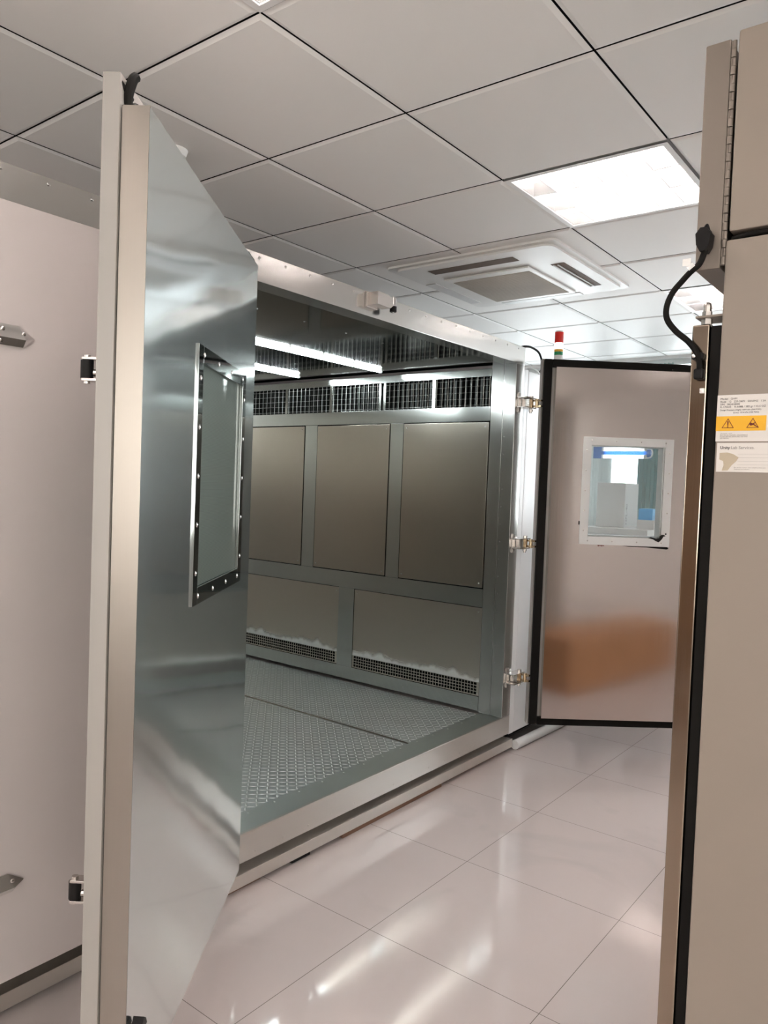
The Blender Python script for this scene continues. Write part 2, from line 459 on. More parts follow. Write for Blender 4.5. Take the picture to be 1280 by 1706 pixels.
def lettering(name, txt, size, loc, parent, mat='ink', rx=90, rz=0, align='LEFT', bold=0.0, spin=0):
    cu = bpy.data.curves.new(name, 'FONT'); cu.body = txt; cu.size = size; cu.align_x = align
    cu.offset = bold; cu.extrude = 0.00008; cu.resolution_u = 2
    t = bpy.data.objects.new(name, cu); C.objects.link(t)
    bpy.context.view_layer.update()
    me = bpy.data.meshes.new_from_object(t.evaluated_get(bpy.context.evaluated_depsgraph_get()))
    bpy.data.objects.remove(t); bpy.data.curves.remove(cu)
    me.transform(Matrix.Rotation(R(rz), 4, 'Z') @ Matrix.Rotation(R(rx), 4, 'X') @ Matrix.Rotation(R(spin), 4, 'Z'))
    me.materials.clear(); me.materials.append(M[mat])
    o = bpy.data.objects.new(name, me); C.objects.link(o)
    o.parent = parent; o.location = Vector(loc) - wloc(parent)
    return o

# ================================================================== ROOM
X0, X1, Y0, Y1, HC = -5.63, 2.77, -2.9165, 6.30, 2.57
TX, TY = -1.43, 1.2835            # a crossing of the ceiling grid
fl = G(); fl.box(X0 - 0.1, X1 + 0.1, Y0 - 0.1, Y1 + 0.1, -0.08, 0)
struct(obj('floor', fl, 'floor', origin=(0, 0, 0)))

FIX = [(TX, TY - 2.4), (TX, TY - 0.6), (TX, TY + 1.2), (TX, TY + 3.0), (TX + 2.4, TY - 0.6), (TX + 2.4, TY + 1.2), (TX - 3.0, TY - 0.6), (TX + 2.4, TY - 2.4), (TX + 2.4, TY + 3.0), (TX - 3.0, TY - 2.4)]  # the side columns are unseen lights added to brighten the room
cl = G()
nx0, nx1 = -7, 7
for i in range(nx0, nx1):
    for j in range(-7, 9):
        x, y = TX + 0.6 * i, TY + 0.6 * j
        if any(abs(x - fx) < 0.01 and abs(y - fy) < 0.01 for fx, fy in FIX): continue
        x1, y1 = x + 0.6, min(y + 0.6, Y1)
        if y1 - y < 0.08: continue
        g0, ch, dz = 0.0032, 0.014, 0.005
        A = [(x + g0, y + g0), (x1 - g0, y + g0), (x1 - g0, y1 - g0), (x + g0, y1 - g0)]
        B = [(x + g0 + ch, y + g0 + ch), (x1 - g0 - ch, y + g0 + ch), (x1 - g0 - ch, y1 - g0 - ch), (x + g0 + ch, y1 - g0 - ch)]
        ve = [cl.bm.verts.new((*p, HC + dz)) for p in A]; vi = [cl.bm.verts.new((*p, HC)) for p in B]
        vt = [cl.bm.verts.new((*p, HC + dz + 0.02)) for p in A]
        cl.bm.faces.new(vi); cl.bm.faces.new(vt)
        for k in range(4):
            cl.bm.faces.new([ve[k], ve[(k + 1) % 4], vi[(k + 1) % 4], vi[k]])
            cl.bm.faces.new([ve[k], vt[k], vt[(k + 1) % 4], ve[(k + 1) % 4]]).material_index = 1
cl.mi = 1; cl.box(X0 - 0.1, X1 + 0.1, Y0 - 0.1, Y1 + 0.1, 2.72, 2.78)
struct(obj('ceiling', cl, ['ceiling_tile', 'void'], origin=(0, 0, 0), smooth=3))

struct(obj('wall_left', G().box(X0 - 0.1, X0, Y0 - 0.1, Y1 + 0.1, 0, 2.72), 'wall'))
struct(obj('wall_right', G().box(X1, X1 + 0.1, Y0 - 0.1, Y1 + 0.1, 0, 2.72), 'wall'))
struct(obj('wall_near', G().box(X0, X1, Y0 - 0.1, Y0, 0, 2.72), 'wall'))
WIN = [(-3.45, -1.55), (-1.25, 0.75)]
wf = G()
ZW0, ZW1 = 1.12, 2.55
xs = [X0] + [v for w in WIN for v in w] + [X1]
for a, b in zip(xs[0::2], xs[1::2]): wf.box(a, b, Y1, Y1 + 0.16, 0, 2.72)
for a, b in WIN:
    wf.box(a, b, Y1, Y1 + 0.16, 0, ZW0); wf.box(a, b, Y1, Y1 + 0.16, ZW1, 2.72)
struct(obj('wall_far', wf, 'wall'))
for i, (a, b) in enumerate(WIN):
    w = G().frame(a, b, ZW0, ZW1, 0.045, Y1 + 0.05, Y1 + 0.10, 0.004)
    xm = (a + b) / 2
    w.box(xm - 0.03, xm + 0.03, Y1 + 0.05, Y1 + 0.10, ZW0, ZW1, 0.004)
    wo = struct(obj('window_%d' % (i + 1), w, 'white_frame'))
    obj('window_pane', G().box(a + 0.04, b - 0.04, Y1 + 0.072, Y1 + 0.078, ZW0 + 0.04, ZW1 - 0.04), 'glass', wo)
    obj('day_or_fill_glow', G().box(a - 0.05, b + 0.05, Y1 + 0.15, Y1 + 0.155, ZW0 - 0.05, ZW1 + 0.05), 'day', wo)

def added_window(name, T, a, b, z0, z1):  # unseen glowing windows added to brighten ceiling and upright faces
    w = G(T).frame(a, b, z0, z1, 0.05, 0.0, 0.03, 0.003)
    for k in (1, 2): w.box(a + (b - a) * k / 3 - 0.025, a + (b - a) * k / 3 + 0.025, 0.0, 0.03, z0, z1, 0.003)
    wo = struct(obj(name, w, 'white_frame'))
    obj('window_pane', G(T).box(a + 0.04, b - 0.04, 0.008, 0.012, z0 + 0.04, z1 - 0.04), 'glass', wo)
    obj('day_or_fill_glow', G(T).box(a + 0.03, b - 0.03, 0.001, 0.003, z0 + 0.03, z1 - 0.03), 'fill_glow', wo)
added_window('window_3', Matrix.Translation((0, Y0, 0)), -4.9, -2.7, 0.9, 2.45)
added_window('window_5', Matrix.Translation((0, Y0, 0)), -0.5, 2.4, 0.9, 2.45)
wd = struct(obj('added_door_1', G().box(-2.35, -0.85, Y0, Y0 + 0.04, 0.0, 2.30, 0.004), 'added_wood'))  # unseen door added to darken what the freezer edge mirrors
obj('added_door_handle', G().tube([(-2.2, Y0 + 0.04, 1.0), (-2.2, Y0 + 0.09, 1.0), (-2.10, Y0 + 0.09, 1.0), (-2.05, Y0 + 0.088, 1.0)], 0.009), 'chrome', wd)
added_window('window_4', Matrix.Translation((X1, 0, 0)) @ Matrix.Rotation(R(90), 4, 'Z'), -2.6, 0.7, 0.9, 2.45)

# ---------------------------------------------------------------- ceiling lamps
def make_lamp(fx, fy):
    t = thing('ceiling_light', (fx + 0.3, fy + 0.3, HC), 'recessed grille ceiling light with white tubes', 'ceiling light')
    h = G()
    h.box(fx + 0.004, fx + 0.596, fy + 0.004, fy + 0.596, HC + 0.088, HC + 0.092)
    h.box(fx + 0.004, fx + 0.008, fy + 0.004, fy + 0.596, HC + 0.0, HC + 0.09)
    h.box(fx + 0.592, fx + 0.596, fy + 0.004, fy + 0.596, HC + 0.0, HC + 0.09)
    h.box(fx + 0.008, fx + 0.592, fy + 0.004, fy + 0.008, HC + 0.0, HC + 0.09)
    h.box(fx + 0.008, fx + 0.592, fy + 0.592, fy + 0.596, HC + 0.0, HC + 0.09)
    obj('housing', h, 'fixture', t)
    fr = G()
    for a in ((fx + .004, fx + .596, fy + .004, fy + .024), (fx + .004, fx + .596, fy + .576, fy + .596), (fx + .004, fx + .024, fy + .024, fy + .576), (fx + .576, fx + .596, fy + .024, fy + .576)):
        fr.box(*a, HC - 0.001, HC + 0.004)
    obj('trim_frame', fr, 'fixture', t)
    x0, x1, y0, y1 = fx + 0.024, fx + 0.576, fy + 0.024, fy + 0.576
    lv = G()
    for k in range(4):                                   # long blades between the troughs, wedge section
        yc = y0 + (y1 - y0) * k / 3
        lv.prism([(yc - 0.003, HC + 0.004), (yc + 0.003, HC + 0.004), (yc + 0.012, HC + 0.052), (yc - 0.012, HC + 0.052)] if 0 < k < 3 else
                 [(yc - 0.001, HC + 0.004), (yc + 0.001, HC + 0.004), (yc + (0.012 if k == 0 else 0.002), HC + 0.05), (yc - (0.012 if k == 3 else 0.002), HC + 0.05)], 'X', x0, x1)
    for k in range(7):                                   # cross blades
        xc = x0 + (x1 - x0) * k / 6
        a, b = (0.0015, 0.008) if 0 < k < 6 else (0.001, 0.004)
        lv.prism([(xc - a, HC + 0.0045), (xc + a, HC + 0.0045), (xc + b, HC + 0.05), (xc - b, HC + 0.05)], 'Y', y0, y1)
    obj('louver', lv, 'louver', t)
    for k in range(3):
        yc = y0 + (y1 - y0) * (k + 0.5) / 3
        obj('tube', G().cyl((x0 + 0.075, yc, HC + 0.066), (x1 - 0.03, yc, HC + 0.066), 0.0125, seg=12), 'tube', t)
        e = G(); e.box(x0 + 0.02, x0 + 0.07, yc - 0.02, yc + 0.02, HC + 0.055, HC + 0.086)
        e.cyl((x0 + 0.045, yc, HC + 0.05), (x0 + 0.045, yc, HC + 0.056), 0.006)
        obj('lamp_holder', e, 'fixture', t)
    return t
LAB = ['recessed grille ceiling light behind the viewer', 'recessed grille ceiling light cut off by the top edge of the photo',
       'large bright recessed grille ceiling light near the air conditioner, fully in view', 'small far recessed grille ceiling light seen behind the black cable',
       'unseen added ceiling light to the right of the freezer', 'unseen added ceiling light above and right of the freezer', 'unseen added ceiling light above the far left of the chamber', 'unseen added ceiling light behind the viewer on the right', 'unseen added ceiling light beyond the freezer by the far windows', 'unseen added ceiling light behind the viewer on the left']
lamp0 = make_lamp(*FIX[2])
lamp0['label'] = LAB[2]; lamp0['group'] = 'recessed grille ceiling lights'
for (fx, fy), lb in zip(FIX, LAB):
    if lb == LAB[2]: continue
    c = copy_tree(lamp0); c.location = (fx + 0.3, fy + 0.3, HC); c['label'] = lb

# ---------------------------------------------------------------- air conditioner
ac = thing('ceiling_air_conditioner', (-2.01, 3.625, 2.54), 'square white four-way cassette air conditioner set in the ceiling', 'air conditioner')
ax0, ax1, ay0, ay1, az = -2.485, -1.535, 3.15, 4.10, 2.550
def rrect(x0, x1, y0, y1, r, n=5):
    pts = []
    for cx, cy, a0 in ((x1 - r, y1 - r, 0), (x0 + r, y1 - r, 90), (x0 + r, y0 + r, 180), (x1 - r, y0 + r, 270)):
        for k in range(n + 1):
            a = R(a0 + 90 * k / n); pts.append((cx + r * math.cos(a), cy + r * math.sin(a)))
    return pts
b = G()
b.prism(rrect(ax0, ax1, ay0, ay1, 0.03), 'Z', az + 0.010, HC + 0.002)
b.prism(rrect(ax0 + 0.03, ax1 - 0.03, ay0 + 0.03, ay1 - 0.03, 0.05), 'Z', az, az + 0.011)
obj('face_panel', b, 'white_plastic', ac)
gx0, gx1, gy0, gy1 = -2.30, -1.80, 3.478, 3.985
gy = G().box(gx0, gx1, gy0 - 0.06, gy1 + 0.005, az - 0.010, az - 0.001, 0.004)
obj('grille_frame', gy, 'white_plastic', ac)
gr = G().box(gx0 + 0.025, gx1 - 0.025, gy0, gy1 - 0.03, az - 0.0115, az - 0.009)
for k in range(34):
    yy = gy0 + 0.006 + k * 0.0137
    gr.box(gx0 + 0.025, gx1 - 0.025, yy, yy + 0.004, az - 0.0125, az - 0.0114)
obj('intake_grille', gr, 'ac_grille', ac, label='dusty brownish intake grille')
def slot(x0, x1, y0, y1, open_, mat):
    if open_:
        s = G().box(x0, x1, y0, y1, az - 0.0015, az + 0.001); o = obj('air_slot', s, mat, ac)
        v = G()
        if x1 - x0 < y1 - y0:
            v.box(x0 + 0.008, x0 + 0.014, y0 + 0.01, y1 - 0.01, az - 0.006, az - 0.001); v.box(x0 + 0.03, x0 + 0.035, y0 + 0.01, y1 - 0.01, az - 0.006, az - 0.001)
            obj('vane', v, 'ac_flap', o)
    else:
        obj('air_flap', G().box(x0, x1, y0, y1, az - 0.004, az + 0.001, 0.0015), 'ac_flap', ac, label='closed air flap')
slot(-2.29, -1.80, 3.255, 3.325, True, 'slot_brown')
slot(-1.70, -1.63, 3.46, 3.93, True, 'slot_brown')
slot(-2.45, -2.385, 3.47, 3.95, False, None)
slot(-2.28, -1.79, 4.015, 4.07, False, None)
tag(obj('smoke_detector', G().cyl((-2.25, 1.645, 2.548), (-2.25, 1.645, 2.5705), 0.040, 0.048, seg=24), 'white_plastic'),
    'small white round detector on the ceiling, mostly hidden by the open door', 'smoke detector')

# ================================================================== CHAMBER
XF = -1.97                       # front face
ch = thing('climate_chamber', (-3.4, 2.1, 0), 'large stainless steel walk-in test chamber with open double doors on the left of the room', 'test chamber')
YR, YO = 3.662, 3.752            # opening's right jamb, outer corner
YL = 1.70                        # opening's left jamb
# front frame (top beam, right post, mullion, left post)
f = G()
f.box(-2.06, XF, 0.25, YO, 2.118, 2.215, 0.002)
f.box(-2.045, XF, YR, YO, 0.1955, 2.119, 0.003)
f.box(-2.12, -2.047, YR + 0.002, YO, 0.1955, 2.119, 0.001)
f.box(-2.10, XF, 1.44, YL, 0.1955, 2.119, 0.003)
f.box(-2.10, XF, 0.25, 0.56, 0.1955, 2.119, 0.003)
for k in range(26):
    f.dome((XF, 0.55 + k * 0.125, 2.198), (1, 0, 0), 0.0055)
for k in range(19):
    f.dome((-2.030, YR, 0.30 + k * 0.095), (0, -1, 0), 0.003); f.dome((XF, YO - 0.012, 0.24 + k * 0.1), (1, 0, 0), 0.003)
obj('front_frame', f, 'frame_steel', ch)
s = G()
s.prism([(-2.105, 0.092), (XF, 0.092), (XF, 0.190), (-1.973, 0.195), (-2.105, 0.190)], 'Y', 0.25, YO - 0.001)
for k in range(24):
    s.dome((XF, 0.50 + k * 0.137, 0.114), (1, 0, 0), 0.004)
obj('sill', s, 'sill_steel', ch)
sp = G(); sp.box(-2.1045, -1.9735, YL + 0.001, YR - 0.001, 0.1885, 0.1945, 0.001)
for k in range(14): sp.dome((-2.088, 1.80 + k * 0.137, 0.1945), (0, 0, 1), 0.004)
obj('sill_plate', sp, 'sill_top', ch)
r = G(); r.box(-2.06, -1.948, 0.25, 3.757, 0.020, 0.0665, 0.002)
obj('base_rail', r, 'rail_steel', ch)
# shell
CXB, CYL = -4.95, 0.50
sh = G()
sh.box(CXB - 0.1, -2.121, CYL - 0.1, YO, 2.155, 2.212)
sh.box(CXB - 0.1, CXB, CYL - 0.1, YO, 0.02, 2.155)
sh.box(CXB, -2.101, CYL - 0.1, CYL, 0.045, 2.118)
sh.box(CXB, -2.121, YR + 0.13, YO + 0.05, 0.045, 2.155)
sh.box(CXB, -2.03, CYL, YR + 0.13, 0.045, 0.18)
obj('outer_shell', sh, 'white_panel', ch)
# inside lining
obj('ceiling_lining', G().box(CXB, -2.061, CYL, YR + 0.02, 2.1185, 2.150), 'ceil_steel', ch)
for j in range(2):
    screws('rivet', [((-2.28 - 0.85 * j, 1.54 + 0.27 * i, 2.119), (0, 0, -1), 0.006) for i in range(7)], 'chrome', ch)
obj('back_lining', G().box(CXB, CXB + 0.02, CYL, YR, 0.19, 2.118), 'lining_steel', ch)
obj('side_lining', G().box(CXB + 0.02, -2.101, CYL, CYL + 0.02, 0.19, 2.118), 'lining_steel', ch)
fp = G().box(-4.93, -2.107, 3.004, YR - 0.004, 0.172, 0.187, 0.001); obj('floor_plate', fp, 'tread', ch)
fp = G().box(-4.93, -2.107, CYL + 0.02, 2.990, 0.172, 0.187, 0.001); obj('floor_plate', fp, 'tread', ch)
obj('floor_seam', G().box(-4.93, -2.107, 2.988, 3.006, 0.170, 0.1885), 'band_steel', ch)
# right inside wall: bands, posts, panels, grilles
w = G()
zb = [(0.205, 0.283), (0.782, 0.884), (1.812, 1.893), (2.058, 2.100)]
for z0, z1 in zb: w.box(-4.93, -2.121, YR, YR + 0.03, z0, z1, 0.0015)
for x0, x1 in ((-2.805, -2.708), (-3.512, -3.405), (-4.215, -4.108)): w.box(x0, x1, YR + 0.0005, YR + 0.03, 0.884, 1.812, 0.002)
for x0, x1 in ((-3.172, -3.046), (-4.225, -4.100)): w.box(x0, x1, YR + 0.0005, YR + 0.03, 0.283, 0.782, 0.001)
obj('wall_frame', w, 'band_steel', ch)
for x0, x1 in ((-2.706, -2.122), (-3.403, -2.807), (-4.106, -3.514), (-4.93, -4.217)):
    pn = obj('wall_panel', G().box(x0 + 0.003, x1 - 0.003, YR - 0.003, YR + 0.02, 0.889, 1.807, 0.0025), 'panel_steel', ch)
    screws('screw', [((xx, YR - 0.003, zz), (0, -1, 0), 0.005) for xx in (x0 + 0.025, x1 - 0.025) for zz in (0.915, 1.782)], 'chrome', pn)
for x0, x1 in ((-3.044, -2.122), (-4.098, -3.174), (-4.93, -4.227)):
    g = G()
    g.box(x0, x1, YR + 0.004, YR + 0.02, 0.366, 0.778, 0.0015)
    ph0, ph1, nr = 0.292, 0.360, 4
    g.box(x0, x1, YR + 0.004, YR + 0.02, 0.286, ph0); g.box(x0, x1, YR + 0.004, YR + 0.02, ph1, 0.367)
    ex0, ex1 = x0 + 0.012, x1 - 0.016
    g.box(x0, ex0, YR + 0.004, YR + 0.02, ph0, ph1); g.box(ex1, x1, YR + 0.004, YR + 0.02, ph0, ph1)
    pit = (ph1 - ph0) / nr
    for k in range(1, nr): g.box(ex0, ex1, YR + 0.004, YR + 0.007, ph0 + pit * k - 0.0022, ph0 + pit * k + 0.0022)
    nc = max(1, round((ex1 - ex0) / 0.0195))
    for k in range(1, nc):
        xx = ex0 + (ex1 - ex0) * k / nc; g.box(xx - 0.0022, xx + 0.0022, YR + 0.0041, YR + 0.0071, ph0, ph1)
    pn = obj('lower_wall_panel', g, 'panel_residue', ch)
    screws('screw', [((xx, YR + 0.004, 0.755), (0, -1, 0), 0.005) for xx in (x0 + 0.022, x1 - 0.022)] + [((x1 - 0.008, YR + 0.004, 0.300), (0, -1, 0), 0.004)], 'chrome', pn)
vd = G(); vd.box(-4.93, -2.121, YR + 0.10, YR + 0.12, 0.2, 2.11); vd.box(-4.93, -2.121, YR + 0.075, YR + 0.10, 0.2, 1.80)
obj('duct_void', vd, 'void', ch)
# air grilles along the top
dv = [-2.125, -2.500, -2.878, -3.297, -3.697, -4.10, -4.50, -4.925]
for a, b_ in zip(dv[:-1], dv[1:]):
    x0, x1 = b_ + 0.012, a - 0.012
    g = G()
    n = round((x1 - x0) / 0.037)
    for k in range(n + 1):
        xx = x0 + (x1 - x0) * k / n; g.cyl((xx, YR + 0.012, 1.893), (xx, YR + 0.012, 2.058), 0.0014, seg=6)
    for k in range(5):
        zz = 1.905 + k * 0.0345; g.cyl((x0, YR + 0.0105, zz + random.uniform(-.002, .002)), (x1, YR + 0.0105, zz + random.uniform(-.002, .002)), 0.0014, seg=6)
    gr = obj('air_grille', g, 'wire', ch)
    fn = G(); k = 0; xx = x0
    while xx < x1:
        fn.box(xx, xx + 0.012, YR + 0.045, YR + 0.08, 1.893, 2.058); xx += 0.034
    obj('fin', fn, 'coil', gr)['kind'] = 'stuff'
gd = []
for x in dv[1:-1]:
    ww = 0.026 if abs(x + 2.878) < 0.01 else 0.011
    g = G()
    if ww > 0.02: g.box(x - ww, x - ww + 0.016, YR, YR + 0.02, 1.893, 2.058, 0.001); g.box(x + ww - 0.016, x + ww, YR, YR + 0.02, 1.893, 2.058, 0.001)
    else: g.box(x - ww, x + ww, YR, YR + 0.02, 1.893, 2.058, 0.001)
    obj('grille_divider', g, 'band_steel', ch)

# ---- chamber doors
def T_frame(ox, oy, ang, flip=1):
    """Local x along the door, local y = inward normal (towards the chamber side), z up."""
    d = Vector((math.cos(R(ang)), math.sin(R(ang)), 0)); n = Vector((-d.y, d.x, 0)) * flip
    T = Matrix.Identity(4)
    for i in range(3): T[i][0], T[i][1] = d[i], n[i]
    T[0][3], T[1][3] = ox, oy
    return T, d, n

def holed(g, x0, x1, y0, y1, z0, z1, hx0, hx1, hz0, hz1, bev=0.0):
    """A slab with a rectangular hole, as one clean mesh (no seams on the face)."""
    V = {}
    def v(x, y, z):
        k = (round(x, 5), round(y, 5), round(z, 5))
        if k not in V: V[k] = g.bm.verts.new(g.T @ Vector((x, y, z)))
        return V[k]
    O = [(x0, z0), (x1, z0), (x1, z1), (x0, z1)]; H = [(hx0, hz0), (hx1, hz0), (hx1, hz1), (hx0, hz1)]
    for i in range(4):
        j = (i + 1) % 4
        for y in (y0, y1):
            g.bm.faces.new([v(O[i][0], y, O[i][1]), v(O[j][0], y, O[j][1]), v(H[j][0], y, H[j][1]), v(H[i][0], y, H[i][1])]).material_index = g.mi
        g.bm.faces.new([v(O[i][0], y0, O[i][1]), v(O[j][0], y0, O[j][1]), v(O[j][0], y1, O[j][1]), v(O[i][0], y1, O[i][1])]).material_index = g.mi
        g.bm.faces.new([v(H[i][0], y0, H[i][1]), v(H[j][0], y0, H[j][1]), v(H[j][0], y1, H[j][1]), v(H[i][0], y1, H[i][1])]).material_index = g.mi
    return g

# open left leaf
TL, dL, nL = T_frame(-1.768, 1.610, -54.2)
WX0, WX1, WZ0, WZ1 = 0.18, 0.595, 1.185, 1.705
def bow(x): return 0.005 * x * x          # curve added to the inner sheet to shift its mirror image
g = G(TL)
gxs = sorted([0.98 * k / 26 for k in range(27)] + [WX0, WX1]); gzs = [0.213, 0.7, WZ0, 1.45, WZ1, 2.095]
V = {}
def gv(i, j, b):
    if (i, j, b) not in V: V[(i, j, b)] = g.bm.verts.new(TL @ Vector((gxs[i], bow(gxs[i]) if b else -0.045, gzs[j])))
    return V[(i, j, b)]
def inside(i, j): return 0 <= i < len(gxs) - 1 and 0 <= j < len(gzs) - 1 and not (WX0 - 1e-6 <= gxs[i] < WX1 - 1e-6 and WZ0 - 1e-6 <= gzs[j] < WZ1 - 1e-6)
for i in range(len(gxs) - 1):
    for j in range(len(gzs) - 1):
        if not inside(i, j): continue
        for b in (0, 1): g.bm.faces.new([gv(i, j, b), gv(i + 1, j, b), gv(i + 1, j + 1, b), gv(i, j + 1, b)])
        for (di, dj), (p0, p1) in {(-1, 0): ((0, 0), (0, 1)), (1, 0): ((1, 0), (1, 1)), (0, -1): ((0, 0), (1, 0)), (0, 1): ((0, 1), (1, 1))}.items():
            if not inside(i + di, j + dj):
                g.bm.faces.new([gv(i + p0[0], j + p0[1], 0), gv(i + p1[0], j + p1[1], 0), gv(i + p1[0], j + p1[1], 1), gv(i + p0[0], j + p0[1], 1)])
dl = obj('door', g, 'door_steel', ch, label='open left door leaf showing its mirror-bright inner side', wn=False)
e = G(TL); e.box(0.9800, 0.9815, -0.0452, 0.0046, 0.213, 2.095, 0.0006); e.box(0.9790, 0.9810, -0.0455, 0.0055, 2.093, 2.0962)
obj('edge_strip', e, 'edge_steel', dl)
e = G(TL); holed(e, -0.105, 0.988, -0.078, -0.047, 0.160, 2.150, WX0, WX1, WZ0, WZ1)
obj('outer_skin', e, 'flange', dl, smooth=0)
e = G(TL); e.box(-0.10, 0.955, -0.0468, -0.036, 2.098, 2.116, 0.004); e.box(-0.10, 0.955, -0.050, -0.030, 0.168, 0.210, 0.006); e.box(-0.10, -0.004, -0.050, -0.030, 0.168, 2.142, 0.006)
e.tube([(0.93, -0.040, 2.115), (0.955, -0.043, 2.103), (0.962, -0.042, 2.120), (0.958, -0.036, 2.150), (0.952, -0.032, 2.160)], 0.009)
e.tube([(0.94, -0.045, 2.125), (0.965, -0.048, 2.130), (0.978, -0.052, 2.138)], 0.006)
obj('gasket', e, 'rubber', dl, label='black rubber gasket with a loose end sticking up at the corner')
FX0, FX1, FZ0, FZ1 = 0.142, 0.632, 1.145, 1.743
e = G(TL); e.frame(FX0, FX1, FZ0, FZ1, 0.040, -0.002, 0.0065, 0.001)
wfr = obj('window_frame', e, 'dark_chrome', dl)
def frame_screws(T, x0, x1, z0, z1, y, ny, r=0.006):
    a = 0.02; S = []
    for k in range(4):
        xx = x0 + 0.045 + (x1 - x0 - 0.09) * k / 3
        S += [((xx, y, z1 - a), (0, ny, 0), r), ((xx, y, z0 + a), (0, ny, 0), r)]
    for k in range(5):
        zz = z0 + 0.075 + (z1 - z0 - 0.15) * k / 4
        S += [((x0 + a, y, zz), (0, ny, 0), r), ((x1 - a, y, zz), (0, ny, 0), r)]
    return S
screws('screw', frame_screws(TL, FX0, FX1, FZ0, FZ1, 0.0065, 1), 'chrome', dl, TL)
e = G(TL)
e.box(WX0 + 0.0005, WX1 - 0.0005, -0.006, -0.002, WZ0 + 0.0005, WZ1 - 0.0005)
obj('window_pane', e, 'glass_wired', dl)
obj('window_pane', G(TL).box(WX0 + 0.0005, WX1 - 0.0005, -0.046, -0.042, WZ0 + 0.0005, WZ1 - 0.0005), 'glass_green', dl)
e = G(TL)
for yy in (-0.023, -0.057): e.frame(WX0 + 0.001, WX1 - 0.001, WZ0 + 0.001, WZ1 - 0.001, 0.012, yy - 0.012, yy + 0.012)
obj('pane_spacer', e, 'zinc', dl)
# roller latches on the outside of the open leaf, near its free edge
for zz in (1.632, 0.655):
    l = G(TL)
    l.box(0.925, 0.966, -0.084, -0.078, zz - 0.024, zz + 0.024, 0.001)
    l.box(0.935, 0.958, -0.118, -0.083, zz - 0.022, zz - 0.017, 0.001); l.box(0.935, 0.958, -0.118, -0.083, zz + 0.017, zz + 0.022, 0.001)
    l.cyl((0.9465, -0.098, zz - 0.006), (0.9465, -0.0845, zz - 0.006), 0.007); l.cyl((0.9465, -0.112, zz - 0.026), (0.9465, -0.112, zz + 0.026), 0.006)
    lo = obj('roller_latch', l, 'zinc', dl)
    obj('roller', G(TL).cyl((0.9465, -0.112, zz - 0.0165), (0.9465, -0.112, zz + 0.0165), 0.0115, seg=20), 'black_plastic', lo)
# drop bolt low on the inner face
TB = TL @ Matrix.Translation((0.010, 0, -0.030))
l = G(TB); l.box(0.935, 0.965, 0.006, 0.0135, 0.335, 0.432, 0.001); l.cyl((0.955, 0.021, 0.33), (0.955, 0.021, 0.425), 0.007); l.cyl((0.940, 0.019, 0.33), (0.940, 0.019, 0.428), 0.009)
lo = obj('drop_bolt', l, 'brass', dl)
l = G(TB); l.prism([(0.925, 0.428), (0.968, 0.428), (0.968, 0.438), (0.950, 0.446), (0.944, 0.452), (0.932, 0.442)], 'Y', 0.009, 0.029)
obj('bolt_cap', l, 'black_plastic', lo)

# open right leaf
TR_, dR, nR = T_frame(-1.866, 3.770, 39.5, -1)
WX0, WX1, WZ0, WZ1 = 0.275, 0.678, 1.205, 1.700
g = G(TR_); holed(g, 0.068, 0.990, -0.045, 0.012, 0.200, 2.108, WX0, WX1, WZ0, WZ1)
dr = obj('door', g, 'door_steel_brushed', ch, label='open right door leaf in brushed steel with a white-framed window', smooth=0)
e = G(TR_); holed(e, 0.0, 1.045, -0.080, -0.030, 0.155, 2.155, WX0, WX1, WZ0, WZ1)
obj('outer_skin', e, 'flange', dr, smooth=0)
e = G(TR_); e.frame(0.006, 1.04, 0.158, 2.152, 0.044, -0.030, -0.004, 0.006)
obj('gasket', e, 'rubber', dr)
FX0, FX1, FZ0, FZ1 = 0.230, 0.724, 1.160, 1.742
e = G(TR_); e.frame(FX0, FX1, FZ0, FZ1, 0.045, 0.0125, 0.018, 0.001)
obj('window_frame', e, 'white_frame', dr)
screws('screw', frame_screws(TR_, FX0, FX1, FZ0, FZ1, 0.018, 1, 0.004), 'chrome', dr, TR_)
e = G(TR_)
for yy in (0.004, -0.070): e.box(WX0 + 0.0005, WX1 - 0.0005, yy - 0.002, yy + 0.002, WZ0 + 0.0005, WZ1 - 0.0005)
obj('window_pane', e, 'glass', dr)
e = G(TR_); e.frame(WX0 + 0.0006, WX1 - 0.0006, WZ0 + 0.0006, WZ1 - 0.0006, 0.006, -0.066, 0.001)
obj('window_reveal', e, 'white_frame', dr)
e = G(TR_)
bird = [(0.605, 1.206), (0.632, 1.200), (0.650, 1.190), (0.664, 1.184), (0.672, 1.190), (0.684, 1.204), (0.690, 1.216), (0.702, 1.219), (0.692, 1.226), (0.680, 1.226), (0.668, 1.216), (0.668, 1.207), (0.650, 1.204), (0.622, 1.211)]
e.prism(bird, 'Y', 0.0182, 0.0192); e.cyl((0.702, 0.0182, 1.231), (0.702, 0.0192, 1.231), 0.005)
obj('tape_scrap', e, 'black_plastic', dr, label='black torn tape shaped like a bird')
e = G(TR_); e.prism([(0.47, 1.158), (0.50, 1.155), (0.60, 1.154), (0.712, 1.146), (0.724, 1.150), (0.716, 1.160)], 'Y', 0.0122, 0.0135); e.box(0.224, 0.231, 0.0122, 0.0150, 1.265, 1.284)
obj('sealant', e, 'rubber', dr, label='dark smear of sealant under the window frame')
e = G(TR_)
for k in range(4): e.box(0.335 + k * 0.009, 0.341 + k * 0.009, 0.0122, 0.0128, 1.151 + 0.002 * (k % 2), 1.158)
obj('red_mark', e, 'ink_red', dr)
